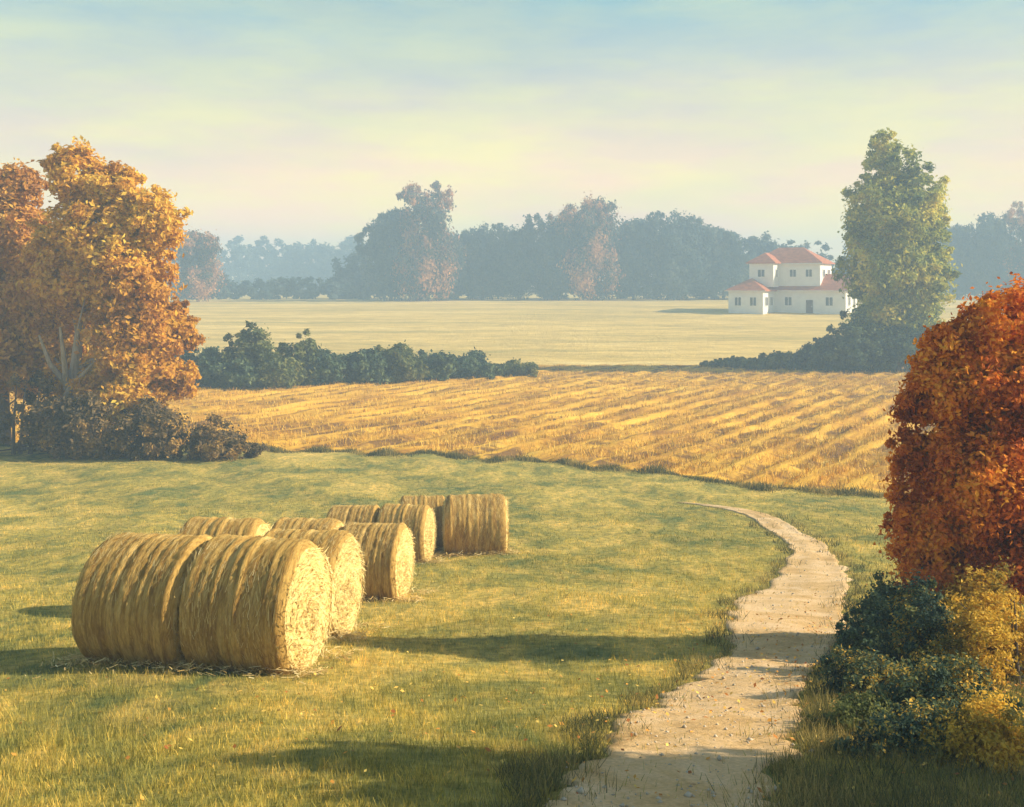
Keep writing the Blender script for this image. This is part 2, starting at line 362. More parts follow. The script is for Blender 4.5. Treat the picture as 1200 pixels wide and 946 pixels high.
def verge(X, Y, r):
    l = np.interp(Y, CL[:, 1], np.minimum(LG[:, 0], RG[:, 0])); rr = np.interp(Y, CL[:, 1], np.maximum(LG[:, 0], RG[:, 0]))
    d = np.minimum(np.abs(X-l), np.abs(X-rr)); return (d < .22*(1+np.sin(Y*3+X)*.6)) & (Y < CL[-1, 1])
grass(330000, 5.2, 34, 41, .05, .16, .006, .012, 'verge_grass', 'longer dull green grass fringing both edges of the path', M['bankblades'], verge, .9, onpath=.15)

# fallen leaves and loose stones
M['litter'] = mat_straw('fallen_leaf_colours', [(0, (.30, .10, .03)), (.5, (.66, .30, .05)), (1, (.86, .62, .14))])
def litter(n, cx, cy, sx, sy, seed):
    r = np.random.default_rng(seed); X = r.normal(cx, sx, n); Y = r.normal(cy, sy, n); ok = (Y > 5) & (Y < boundary(X)-.5); X, Y = X[ok], Y[ok]; n = len(X)
    a = r.uniform(0, 6.28, n); s_ = r.uniform(.012, .028, n); Z = gz(X, Y)+r.uniform(.02, .075, n)
    A = np.stack([np.cos(a), np.sin(a), r.normal(0, .35, n)], -1)*s_[:, None]; B = np.stack([-np.sin(a), np.cos(a), r.normal(0, .35, n)], -1)*s_[:, None]*.6
    C = np.stack([X, Y, Z], -1); return np.stack([C-A, C-B, C+A, C+B], 1).reshape(-1, 3)
LV = np.concatenate([litter(4200, 5.8, 11.5, 1.6, 3.0, 1), litter(700, 3.0, 11.5, 2.0, 3.0, 2), litter(260, -1.5, 9.0, 3.2, 2.2, 3)])
tag(npmesh('fallen_leaves', LV, np.arange(len(LV)).reshape(-1, 4), M['litter'], tint=np.random.default_rng(5).uniform(0, 1, len(LV)//4)), 'yellow and rust coloured leaves scattered on the grass and path', 'fallen leaves', kind='stuff')
r = np.random.default_rng(9); n = 900; j = r.integers(0, K-40, n); q = r.uniform(.02, .98, n); C0 = LG[j]*(1-q)[:, None]+RG[j]*q[:, None]+r.normal(0, .03, (n, 2))
s_ = r.gamma(2, .0035, n)+.004; oc = np.array([(1, 0, 0), (0, 1, 0), (-1, 0, 0), (0, -1, 0), (0, 0, .8), (0, 0, -.5)])
C0 = np.concatenate([C0, (gz(C0[:, 0], C0[:, 1])+.03)[:, None]], 1)
V = (C0[:, None]+oc[None]*s_[:, None, None]*r.uniform(.6, 1.4, (n, 6, 1))).reshape(-1, 3)
fo = np.array([(0, 1, 4), (1, 2, 4), (2, 3, 4), (3, 0, 4), (1, 0, 5), (2, 1, 5), (3, 2, 5), (0, 3, 5)])
tag(npmesh('pebbles', V, (np.arange(n)[:, None, None]*6+fo[None]).reshape(-1, 3), mat_plain('pebble_stone', (.34, .28, .20), (.62, .54, .42), 9), smooth=True), 'small pale pebbles lying loose on the sandy path', 'pebbles', kind='stuff')

def tufts(X, Y, r):
    k = np.sin(X*2.3+1.1*np.sin(Y*1.9))*np.sin(Y*2.7+1.3*np.sin(X*1.3)); return (k > .80) & (X < np.interp(Y, CL[:, 1], np.minimum(LG[:, 0], RG[:, 0])))
grass(150000, 5.2, 40, 61, .05, .15, .005, .010, 'meadow_tufts', 'longer tufts standing out of the short pasture grass', M['blades'], tufts, .9, onpath=0)
r = np.random.default_rng(77); n = 26000; X = r.uniform(-26, 30, n); e_ = boundary(X)+.5*np.sin(X*1.3)+.3*np.sin(X*3.1+1); Y = e_+r.normal(-.15, .35, n); h_ = r.uniform(.10, .34, n)*(.6+.5*np.sin(X*.8)*np.sin(X*2.9))
V, Fc, tn = blades(n, X, Y, gz(X, Y)-.02, np.maximum(h_, .05), r.uniform(.02, .04, n), .7, 78)
tag(npmesh('field_edge_grass', V, Fc, M['bankblades'], tint=tn), 'uneven dull grass fringe where the pasture meets the stubble field', 'grass', kind='stuff')

# ------------------------------------------------------------------ trees and shrubs
def tube(path, rad, seg=8):
    path = np.asarray(path, float); n = len(path); Vs = []
    for k in range(n):
        d = path[min(k+1, n-1)]-path[max(k-1, 0)]; d /= np.linalg.norm(d)+1e-9
        a = np.cross(d, (0.3, 1, 0.1)); a /= np.linalg.norm(a); b = np.cross(d, a)
        th = np.linspace(0, 2*np.pi, seg, endpoint=False)
        Vs.append(path[k]+rad[k]*(np.cos(th)[:, None]*a+np.sin(th)[:, None]*b))
    V = np.concatenate(Vs); Fc = []
    for k in range(n-1):
        for s in range(seg): Fc.append((k*seg+s, k*seg+(s+1) % seg, (k+1)*seg+(s+1) % seg, (k+1)*seg+s))
    return V, np.array(Fc)
def tubes(lst, seg=8):
    V, Fc, o = [], [], 0
    for p, rd in lst:
        v, f = tube(p, rd, seg); V.append(v); Fc.append(f+o); o += len(v)
    return np.concatenate(V), np.concatenate(Fc)
def leafcloud(lobes, n, size, seed, clump=.22, per=90, shell=.5, squash=1.0, sprigs=.13):
    """leaf cards in clumps spread through a set of ellipsoid lobes; tint differs per leaf and per clump"""
    r = np.random.default_rng(seed); L = np.array(lobes, float)
    vol = (L[:, 3]*L[:, 4]*L[:, 5])**(2/3); vol /= vol.sum()
    nc = max(8, n//per); li = r.choice(len(L), nc, p=vol)
    d = r.normal(size=(nc, 3)); d /= np.linalg.norm(d, axis=1)[:, None]
    rad = shell+(1-shell)*np.sqrt(r.uniform(0, 1, nc)); rad *= r.uniform(.9, 1.12, nc); spr = r.uniform(0, 1, nc) < sprigs; rad = np.where(spr, r.uniform(1.05, 1.3, nc), rad)
    C = L[li, :3]+d*L[li, 3:6]*rad[:, None]; cr = clump*L[li, 3:6].min(1)*r.uniform(.6, 1.5, nc)*np.where(spr, .55, 1)
    ci = r.integers(0, nc, n)
    e = r.normal(size=(n, 3)); P = C[ci]+e*cr[ci][:, None]*np.array([.62, .62, .5])*squash
    okp = P[:, 2] > .03; P = P[okp]; ci = ci[okp]; n = len(P)
    # leaf card frame: half random, half facing outwards from the clump
    ow = (P-L[li[ci], :3])/L[li[ci], 3:6]; ow /= np.linalg.norm(ow, axis=1)[:, None]+1e-6
    nn = r.normal(size=(n, 3))*.75+.35*np.array([0, 0, 1])+.9*ow; nn /= np.linalg.norm(nn, axis=1)[:, None]
    a = np.cross(nn, r.normal(size=(n, 3))); a /= np.linalg.norm(a, axis=1)[:, None]; b = np.cross(nn, a)
    s = size*r.uniform(.6, 1.4, n)[:, None]
    tip = nn*s*.18
    V = np.stack([P-a*s, P-b*s*.55+tip, P+a*s, P+b*s*.55+tip], 1).reshape(-1, 3)
    tint = np.clip(.5+.25*r.normal(size=nc)[ci]+.28*r.normal(size=n), 0, 1)
    return V, np.arange(4*n).reshape(-1, 4), tint, C, L
def make_tree(name, loc, lobes, n, size, leaf, bark, seed, trunk_r=.25, fork=.3, height=None, limbs=14, clump=.22, shell=.5, per=90, stems=1, rz=0, sprigs=.13, forks=()):
    root = empty(name, loc, rz); r = np.random.default_rng(seed+100)
    V, Fc, tint, C, L = leafcloud(lobes, n, size, seed, clump, per, shell, sprigs=sprigs)
    H = height or (L[:, 2]+L[:, 5]).max(); lst = []
    cx, cy = L[:, 0].mean(), L[:, 1].mean()
    for s in range(stems):
        ox, oy = (0, 0) if stems == 1 else (r.normal(0, trunk_r*2.5), r.normal(0, trunk_r*2.5))
        top = np.array([cx*.7+ox*1.5, cy*.7+oy*1.5, H*.86]); ks = np.linspace(0, 1, 8)
        p = np.array([[ox+(top[0]-ox)*k**1.3+.25*trunk_r*math.sin(k*7+s), oy+(top[1]-oy)*k**1.3, -.15+k*(top[2]+.15)] for k in ks])
        lst.append((p, trunk_r*(1-ks)**.8*.95+trunk_r*.06+np.where(ks == 0, trunk_r*.35, 0)))
    tp = lst[0][0]
    for c in C[r.choice(len(C), min(limbs, len(C)), replace=False)]:
        zf = np.clip(c[2]*.62, H*fork*.5, H*.75); st = np.array([np.interp(zf, tp[:, 2], tp[:, i]) for i in range(3)])
        mid = st*.45+c*.55+np.array([0, 0, -.04*H])+r.normal(0, .02*H, 3); r0 = trunk_r*.42*(1-zf/H)+.01
        lst.append((np.array([st, st*.7+mid*.3+[0, 0, .01*H], mid, c]), np.array([r0, r0*.8, r0*.5, r0*.15])))
    for fk in forks: lst.append((np.array(fk[0], float), np.array(fk[1], float)))
    tv, tf = tubes(lst, 7)
    npmesh('trunk', tv, tf, bark, root, smooth=True)
    npmesh('crown', V, Fc, leaf, root, tint=tint)
    return root
def place(px, Y, dz=0.0): X = xof(px, Y); return (X, Y, float(gz(X, Y))+dz)
mpp = lambda Y: Y/F     # metres per reference pixel at depth Y

def lobes_px(cx, Y, base_y, lst, depth=.8):
    """lobes given as (px, py, half-width px, half-height px[, depth offset m]); local metres about the trunk foot"""
    k = mpp(Y); o = []
    z0 = float(gz(xof(cx, Y), Y)); zb = EYE-(base_y-HZ)*k
    for q in lst:
        px, py, rx, rz_ = q[:4]; dy = q[4] if len(q) > 4 else 0
        o.append(((px-cx)*k, dy, EYE-(py-HZ)*k-z0, rx*k, max(rx*k*depth, .3), rz_*k))
    return o

# big orange tree on the left (foot about 55 m away) and its ochre neighbour
Yt = 53
tag(make_tree('maple_tree', place(76, Yt), lobes_px(76, Yt, 515, [
    (88, 205, 30, 30), (68, 188, 16, 16), (135, 222, 28, 30), (185, 262, 30, 32, -.5), (120, 280, 52, 48), (160, 330, 42, 48, -.8), (95, 335, 45, 38), (160, 395, 42, 42, -1), (50, 395, 40, 40, 2.4), (75, 450, 40, 34, 2.2), (150, 462, 44, 30, -.8),
    (190, 400, 28, 40, -.5), (205, 365, 14, 14, 0), (128, 440, 34, 30, .8), (185, 440, 36, 26, -.4), (60, 300, 26, 40, .3), (208, 448, 22, 18), (214, 388, 18, 20), (222, 438, 16, 12, -.5)]), 120000, .135, M['orange'], M['barkp'], 11, .34, .25, limbs=30, clump=.30, forks=[([(0, -.1, 2.3), (.6, -.8, 3.1), (1.3, -1.2, 3.7), (2.0, -1.2, 4.5)], (.20, .16, .12, .06)), ([(.1, 0, 3.2), (-.5, -.5, 4.2), (-.9, -.8, 5.6)], (.17, .12, .05)), ([(.1, 0, 3.0), (.35, -.9, 4.3), (.3, -1.3, 6.0)], (.18, .13, .06))]),
    'large orange maple with a pale forked trunk at the left of the meadow', 'tree')
Yt2 = 56
tag(make_tree('ochre_tree', place(5, Yt2), lobes_px(5, Yt2, 515, [
    (15, 222, 32, 24), (-30, 230, 30, 34), (10, 285, 44, 46), (-40, 310, 40, 50), (35, 350, 34, 50), (-15, 380, 50, 50), (25, 420, 44, 40), (-50, 430, 40, 40)]), 80000, .135, M['ochre'], M['bark'], 12, .28, .25, limbs=16, clump=.28),
    'brownish ochre tree cut by the left edge behind the orange maple', 'tree')
# scrub round their feet
def shrub(name, px, Y, w, h, leaf, seed, label, cat='shrub', group=None, n=6000, size=.10, lumps=7, bark=None, depth=.8, clump=.34, dz=0):
    """w,h in reference pixels"""
    k = mpp(Y); r = np.random.default_rng(seed); Wm, Hm = w*k/2, h*k; L = []
    for i in range(lumps):
        a = r.uniform(-1, 1); hh = (1-.55*abs(a)**1.6)*r.uniform(.75, 1.0)
        L.append((a*Wm*.72, r.uniform(-.6, .6)*Wm*depth, Hm*hh*.5, Wm*r.uniform(.36, .5), Wm*r.uniform(.30, .45)*depth+.05, Hm*hh*.5))
    t = make_tree(name, place(px, Y, dz), L, n, size, leaf, bark or M['bark'], seed, max(.012, Hm*.022), .1, Hm*.9, limbs=10, clump=clump, shell=.35, stems=3)
    tag(t, label, cat, group); return t
g = 'dark scrub at the foot of the left trees'
shrub('bramble_bush', 20, 51.5, 130, 112, M['brown'], 31, 'dark brown bush at the left edge below the ochre tree', 'bush', g, 9000, .10)
shrub('bramble_bush', 105, 51, 120, 80, M['brown'], 32, 'dark brown bush right below the forked maple trunk', 'bush', g, 9000, .10)
shrub('bramble_bush', 175, 50.5, 120, 82, M['brown'], 33, 'dark bush under the low right branches of the orange maple', 'bush', g, 8000, .10)
shrub('bramble_bush', 225, 50, 110, 62, M['brown'], 34, 'lower brown bush trailing off right of the maple scrub', 'bush', g, 7000, .09)
shrub('bramble_bush', 268, 49.6, 90, 34, M['brown'], 35, 'lowest scrub tuft at the right end of the maple scrub', 'bush', g, 4000, .08)

# hedge of shrubs between the two fields
hg = 'dark shrubs in a line between the fields'
for i, (px, Y, w, h, mt, lab) in enumerate([
    (225, 93, 70, 56, 'dark', 'dark green shrub partly behind the orange maple branches'),
    (265, 91, 70, 52, 'dark', 'blue-green shrub at the left of the hedge with a low flat top'),
    (300, 92, 76, 74, 'olive', 'tallest lighter green rounded shrub of the hedge'),
    (345, 93, 70, 64, 'olive', 'second rounded hedge shrub, lower than the tallest one on its left'),
    (385, 95, 66, 40, 'dark', 'low dark shrub filling the dip of the hedge'),
    (425, 96, 64, 44, 'dark', 'dark shrub right of the dip in the hedge'),
    (462, 97, 64, 50, 'olive', 'rounded dark shrub with the last high top of the hedge'),
    (505, 99, 70, 36, 'dark', 'sloping dark shrub where the hedge starts to taper right'),
    (550, 102, 74, 28, 'dark', 'low thin shrub near the tapering end of the hedge'),
    (600, 105, 80, 18, 'olive', 'very low last shrub at the right tip of the hedge')]):
    shrub('hedge_shrub', px, Y, w*1.15, h*1.02, M[mt], 50+i, lab, 'shrub', hg, 14000, .17, 9)

# tall poplar on the right with scrub at its foot
Yp = 112
tag(make_tree('poplar_tree', place(1045, Yp), lobes_px(1045, Yp, 430, [
    (1036, 172, 15, 22), (1028, 205, 18, 28), (1052, 200, 20, 34), (1025, 245, 28, 36), (1072, 235, 30, 36), (1050, 260, 42, 40), (1085, 275, 24, 42), (1018, 275, 24, 26),
    (1040, 310, 46, 44), (1075, 325, 34, 46), (1030, 340, 26, 34), (1054, 370, 38, 40), (1080, 385, 24, 30), (1026, 385, 26, 34)], .9), 95000, .22, M['poplar'], M['bark'], 15, .42, .1, limbs=26, clump=.26, shell=.45),
    'tall green poplar with a narrow pointed crown right of the white house', 'tree')
pg = 'dark scrub at the foot of the poplar'
for i, (px, Y, w, h, mt, lab) in enumerate([
    (1000, 110, 80, 66, 'dark', 'large dark bush against the left foot of the poplar'),
    (1050, 109, 84, 60, 'dark', 'wide dark bush in front of the poplar trunk'),
    (960, 111, 60, 34, 'dark', 'low dark bush left of the poplar, below the house'),
    (915, 113, 70, 18, 'olive', 'flat olive scrub between the house and the poplar bushes'),
    (865, 114, 70, 11, 'olive', 'faint low scrub strip at the far left of the poplar scrub')]):
    shrub('field_shrub', px, Y, w*1.15, h*1.15, M[mt], 70+i, lab, 'shrub', pg, 13000, .18, 9)

# russet tree on the right, about 15 m away
Yr = 13.8
tag(make_tree('russet_tree', place(1185, Yr), lobes_px(1185, Yr, 739, [
    (1190, 380, 52, 44), (1125, 415, 42, 40, .1), (1170, 450, 72, 62), (1105, 490, 45, 56, .1), (1235, 450, 64, 74), (1145, 560, 70, 66, -.2), (1085, 575, 38, 48, .1),
    (1210, 560, 66, 76, -.1), (1100, 645, 52, 46), (1072, 530, 24, 32), (1092, 455, 24, 26), (1115, 398, 30, 24), (1068, 610, 22, 26), (1185, 640, 64, 56), (1250, 620, 56, 70), (1265, 520, 52, 80)], .85), 170000, .036, M['red'], M['bark'], 16, .09, .2, limbs=30, clump=.26, shell=.4, per=110),
    'bushy russet and orange tree beside the path at the right edge', 'tree')
# undergrowth right of the path
ug = 'undergrowth right of the path'
for i, (px, Y, w, h, mt, lab, n_, s_) in enumerate([
    (1170, 13.0, 150, 130, 'yellow', 'yellow leaved bush under the russet tree at the right edge', 16000, .024),
    (1185, 10.9, 150, 130, 'yellow', 'golden bush low at the right edge in front of the yellow leaved one', 15000, .022),
    (1070, 14.0, 120, 104, 'dark', 'dark green bush at the left foot of the russet tree', 14000, .022),
    (1035, 12.9, 110, 80, 'dark', 'dark blue-green bush leaning to the path edge by the shadow band', 13000, .022),
    (1085, 11.7, 150, 110, 'mottled', 'large dark green bush left of the golden bush', 17000, .022),
    (1010, 10.4, 120, 60, 'mottled', 'low olive tuft bush between path and large dark bush', 9000, .018),
    (1000, 8.7, 120, 50, 'olive', 'low dull bush at the path edge above the bottom bank', 9000, .016),
    (1060, 7.9, 190, 70, 'mottled', 'wide dark bush with few yellow leaves low in the bottom right corner', 15000, .016),
    (1175, 7.6, 180, 90, 'yellow', 'ochre leaved bush cut by the bottom right corner', 14000, .017),
    (1105, 9.0, 190, 80, 'mottled', 'low olive bush with yellow tips above the rough bank grass', 10000, .018)]):
    shrub('path_bush' if mt != 'yellow' else 'yellow_bush', px, Y, w, h, M[mt], 90+i, lab, 'bush', ug, n_, s_, 8)
# a sapling standing just beyond the right edge; its shade falls over the near path
tag(make_tree('rowan_tree', place(1740, 6.6), [(-.7, .5, 2.9, .7, .6, .5), (.3, -.6, 3.0, .8, .6, .6), (0, 0, 2.7, .7, .6, .6), (.4, .3, 2.2, .8, .6, .7), (-.45, -.2, 2.1, .7, .5, .6), (0, .2, 1.5, .8, .5, .5)], 34000, .05, M['red'], M['bark'], 17, .06, .2, limbs=14, clump=.3),
    'small tree just outside the right edge shading the near path', 'tree')

# far trees along the field edge, each its own
def tree_variant(seed, leaf, wide):
    r = np.random.default_rng(seed); L = []
    for i in range(11):
        z = r.uniform(.22, .86); rr = .42*math.sqrt(max(.05, 1-((z-.5)/.5)**2))
        a = r.uniform(0, 2*math.pi); q = r.uniform(.2, .95)
        L.append((math.cos(a)*rr*q, math.sin(a)*rr*q, z, r.uniform(.13, .22), r.uniform(.13, .22), r.uniform(.10, .16)))
    L.append((0, 0, .3, .38, .38, .28)); L.append((0, 0, .55, .3, .3, .3))
    L = [(x*20, y*20, z*20, a*20, b*20, c*20) for x, y, z, a, b, c in L]
    return make_tree('broadleaf_tree', (0, 0, 0), L, 30000, .36, leaf, M['bark'], seed, .4, .2, 18, limbs=12, clump=.26, shell=.4, sprigs=.04)
protos = [tree_variant(201, M['fwarm_hazed'], 1), tree_variant(202, M['fgreen_hazed'], 1), tree_variant(203, M['fwarm_hazed'], 1), tree_variant(204, M['fgreen_hazed'], 1)]
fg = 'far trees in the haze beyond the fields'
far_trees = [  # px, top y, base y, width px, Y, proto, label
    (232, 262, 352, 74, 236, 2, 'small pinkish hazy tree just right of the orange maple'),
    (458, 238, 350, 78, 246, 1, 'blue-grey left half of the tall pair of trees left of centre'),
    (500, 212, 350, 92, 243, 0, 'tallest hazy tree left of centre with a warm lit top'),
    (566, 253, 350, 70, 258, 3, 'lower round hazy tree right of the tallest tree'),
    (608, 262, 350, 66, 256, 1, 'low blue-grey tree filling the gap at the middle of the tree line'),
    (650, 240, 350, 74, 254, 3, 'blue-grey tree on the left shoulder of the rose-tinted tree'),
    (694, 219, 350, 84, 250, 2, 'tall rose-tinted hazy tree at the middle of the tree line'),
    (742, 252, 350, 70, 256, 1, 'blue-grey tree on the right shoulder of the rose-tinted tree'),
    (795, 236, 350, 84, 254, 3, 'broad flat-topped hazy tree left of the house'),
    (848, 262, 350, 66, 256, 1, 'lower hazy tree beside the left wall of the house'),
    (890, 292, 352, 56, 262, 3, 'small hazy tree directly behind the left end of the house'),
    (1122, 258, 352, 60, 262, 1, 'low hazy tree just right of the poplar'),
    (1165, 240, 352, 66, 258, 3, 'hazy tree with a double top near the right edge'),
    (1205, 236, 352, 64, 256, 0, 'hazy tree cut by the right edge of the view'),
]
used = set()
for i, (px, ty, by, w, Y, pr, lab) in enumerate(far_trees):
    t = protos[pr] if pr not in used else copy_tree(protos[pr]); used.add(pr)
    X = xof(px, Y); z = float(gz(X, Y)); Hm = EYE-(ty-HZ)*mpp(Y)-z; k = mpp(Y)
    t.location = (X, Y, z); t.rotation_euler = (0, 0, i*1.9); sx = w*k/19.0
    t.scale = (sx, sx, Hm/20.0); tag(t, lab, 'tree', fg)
# masses of wood that cannot be counted
def wood(name, label, x0, x1, Y, dY, tops, n, size, leaf, seed):
    r = np.random.default_rng(seed); L = []
    px = x0
    while px < x1:
        ty = np.interp(px, [a for a, b in tops], [b for a, b in tops])+r.uniform(-6, 8); yy = Y+r.uniform(0, dY); k = mpp(yy)
        X = xof(px, yy); z0 = float(gz(X, yy)); H = EYE-(ty-HZ)*k-z0; rx = r.uniform(10, 18)*k
        L.append((X, yy, z0+H*.66, rx, rx*.8, H*.36)); L.append((X+r.uniform(-2, 2), yy-2, z0+H*.28, rx*1.1, rx*.8, H*.30)); px += r.uniform(8, 15)
    L = np.array(L); off = np.array([0, 0, L[:, 2].min()-30])
    L2 = L.copy(); L2[:, 2] -= off[2]
    V, Fc, tint, C, _ = leafcloud(L2, n, size, seed, .3, 80, .35, sprigs=0); V[:, 2] += off[2]
    return tag(npmesh(name, V, Fc, leaf, tint=tint), label, 'wood', kind='stuff')
wood('wood', 'low hazy wood filling in behind the far tree line', 400, 900, 268, 12, [(400, 300), (520, 270), (600, 276), (720, 262), (830, 268), (900, 282)], 130000, .42, M['fgreen_hazed'], 301)
wood('distant_wood', 'pale distant wood on the horizon at the left', -80, 470, 430, 40, [(-80, 280), (200, 288), (300, 282), (360, 286), (430, 284), (470, 290)], 150000, .75, M['fgreen_hazed'], 302)
wood('hedgerow', 'misty green hedgerow at the far edge of the left field', -60, 440, 262, 10, [(-60, 322), (440, 326)], 70000, .42, M['fgreen_hazed'], 303)
wood('right_wood', 'hazy wood behind the house and poplar', 880, 1330, 275, 12, [(880, 292), (990, 286), (1100, 268), (1200, 255), (1330, 262)], 90000, .42, M['fgreen_hazed'], 304)

# ------------------------------------------------------------------ white house with red roofs
Yh = 196.0
mw = mat_plain('white_render', (.72, .72, .70), (.82, .82, .79), .8)
mr = bpy.data.materials.new('red_roof_tiles'); mr.use_nodes = True; _t = mr.node_tree; _b = _t.nodes['Principled BSDF']; _b.inputs['Roughness'].default_value = .85
_c = ramp(_t, noise(_t, pos(_t, (1, 1, 2)), 1.4, 6), [(.35, (.32, .085, .035)), (.65, (.52, .17, .06))]); _t.links.new(_c.outputs[0], _b.inputs['Base Color'])
_w = N(_t, 'ShaderNodeTexWave', bands_direction='Z'); _w.inputs['Scale'].default_value = 3; _t.links.new(pos(_t), _w.inputs['Vector']); bump(_t, _b, _w.outputs['Fac'], .5, .05)
mg = mat_plain('dark_window_glass', (.03, .035, .045), (.05, .055, .07), 3, .15, .6)
mf = mat_plain('white_paint', (.75, .75, .73), (.82, .82, .80), 3, .5, .3)
md = mat_plain('dark_wood', (.10, .06, .04), (.16, .10, .06), 3)
mch = mat_plain('chimney_brick', (.32, .15, .10), (.45, .22, .15), 4)
AH = R(30)
hb = empty('white_house', place(868, Yh-2), -AH, (1.06, 1.06, .93)); hz = float(gz(hb.location.x, Yh)); hb.location.z = hz
tag(hb, 'white two-storey house with stepped wings and red roofs by the poplar', 'house')
class MB:
    def __init__(s): s.v = []; s.f = []
    def box(s, x0, x1, y0, y1, z0, z1):
        o = len(s.v); s.v += [(x0, y0, z0), (x1, y0, z0), (x1, y1, z0), (x0, y1, z0), (x0, y0, z1), (x1, y0, z1), (x1, y1, z1), (x0, y1, z1)]
        s.f += [tuple(o+i for i in q) for q in ((0, 3, 2, 1), (4, 5, 6, 7), (0, 1, 5, 4), (1, 2, 6, 5), (2, 3, 7, 6), (3, 0, 4, 7))]; return s
    def poly(s, vs, fs): o = len(s.v); s.v += vs; s.f += [tuple(o+i for i in q) for q in fs]; return s
    def build(s, name, mat, parent):
        me = bpy.data.meshes.new(name); me.from_pydata(s.v, [], s.f); me.materials.append(mat); me.update()
        o = bpy.data.objects.new(name, me); COL.objects.link(o); o.parent = parent; return o
def hip(x0, x1, y0, y1, z, h, ov=.5, axis='x', gable=False):
    x0 -= ov; x1 += ov; y0 -= ov; y1 += ov; m = MB(); t = .18
    if axis == 'x': i = (y1-y0)/2; yc = (y0+y1)/2; i0 = i; i1 = 0 if gable else i; rd = [(x0+min(i0, (x1-x0)/2.2), yc), (x1-min(i1, (x1-x0)/2.2), yc)]
    else: i = (x1-x0)/2; xc = (x0+x1)/2; j = min(i, (y1-y0)/2.2); rd = [(xc, y0+j), (xc, y1-j)]
    B = [(x0, y0), (x1, y0), (x1, y1), (x0, y1)]
    vs = [(x, y, z-t) for x, y in B]+[(x, y, z) for x, y in B]+[(rd[0][0], rd[0][1], z+h), (rd[1][0], rd[1][1], z+h)]
    fs = [(3, 2, 1, 0), (0, 1, 5, 4), (1, 2, 6, 5), (2, 3, 7, 6), (3, 0, 4, 7)]
    if axis == 'x': fs += [(4, 5, 9, 8), (6, 7, 8, 9), (7, 4, 8), (5, 6, 9)]
    else: fs += [(4, 5, 8), (5, 6, 9, 8), (6, 7, 9), (7, 4, 8, 9)]
    return m.poly(vs, fs)
# lower wings (x along the shaded front, y depth)
MB().box(0, 5.7, -6.2, 6.5, -.6, 3.9).build('wall', mw, hb)
MB().box(5.703, 17.2, 0, 7.8, -.6, 3.9).build('wall', mw, hb)
hip(0, 5.7, -6.2, 6.5, 3.9, 2.2, .5, 'y').build('roof', mr, hb)
r2 = MB(); x0, x1, y0, y1, z, h = 4.0, 17.7, -.5, 8.3, 3.92, 3.0
r2.poly([(x0, y0, z), (x1, y0, z), (x1, y1, z), (x0, y1, z), (x0, 3.9, z+h), (x1, 3.9, z+h), (x0, y0, z-.18), (x1, y0, z-.18), (x1, y1, z-.18), (x0, y1, z-.18), (x1, 3.9, z+h-.2)],
        [(0, 1, 5, 4), (2, 3, 4, 5), (6, 7, 1, 0), (8, 9, 3, 2), (7, 10, 5, 1), (8, 2, 5, 10), (0, 4, 3), (9, 8, 7, 6)])
r2.build('roof', mr, hb)
MB().poly([(17.2, 0, 3.9), (17.2, 7.8, 3.9), (17.2, 3.9, 6.5)], [(0, 1, 2)]).build('gable', mw, hb)
# upper storey
MB().box(1.5, 13.0, .6, 8.0, 4.5, 9.0).build('wall', mw, hb)
MB().box(2.3, 6.3, -2.6, .597, 4.5, 8.99).build('wall', mw, hb)
hip(1.5, 13.0, .6, 8.0, 9.0, 3.0, .5, 'x').build('roof', mr, hb)
hip(2.3, 6.3, -2.6, 3.5, 9.02, 1.9, .45, 'y').build('roof', mr, hb)
for x0_, x1_, y_, z_ in ((-.5, 6.2, -6.78, 3.72), (6.3, 17.7, -.58, 3.74), (1.0, 13.5, .02, 8.8)):
    MB().box(x0_, x1_, y_, y_+.077, z_, z_+.12).build('gutter', mf, hb)
def window(u, v, z, w, h, face):
    """face 'f' front (normal -y), 'r' right (normal +x)"""
    fr = MB(); pn = MB(); b = .12
    def bx(m, a0, a1, d0, d1, z0, z1):
        if face == 'f': m.box(u+a0, u+a1, v-d1, v-d0, z0, z1)
        else: m.box(u+d0, u+d1, v+a0, v+a1, z0, z1)
    bx(fr, -w/2-b, w/2+b, .002, .09, z-b, z); bx(fr, -w/2-b, w/2+b, .002, .09, z+h, z+h+b)
    bx(fr, -w/2-b, -w/2, .002, .09, z, z+h); bx(fr, w/2, w/2+b, .002, .09, z, z+h); bx(fr, -.04, .04, .002, .07, z, z+h)
    bx(pn, -w/2, w/2, .002, .03, z, z+h)
    f = fr.build('window', mf, hb); pn.build('pane', mg, f)
for u in (1.6, 4.1): window(u, -6.2, 1.1, 1.0, 1.5, 'f')
for v in (-4.5, -1.8): window(5.7, v, 1.1, 1.3, 1.5, 'r')
for u in (8.0, 14.6): window(u, 0, 1.1, 1.1, 1.5, 'f')
for v in (2.2, 5.6): window(17.2, v, 1.1, 1.3, 1.5, 'r')
window(4.3, -2.6, 6.4, 1.1, 1.3, 'f'); window(6.3, -1.0, 6.4, .9, 1.3, 'r')
window(8.6, .6, 6.4, 1.0, 1.3, 'f'); window(11.2, .6, 6.4, 1.0, 1.3, 'f'); window(13.0, 2.8, 6.4, 1.1, 1.3, 'r'); window(13.0, 6.0, 6.4, 1.1, 1.3, 'r')
dr = MB().box(10.9, 12.0, -.08, -.002, -.3, 2.1).build('door', md, hb)
MB().box(11.8, 11.9, -.14, -.082, .8, 1.0).build('handle', mf, dr)

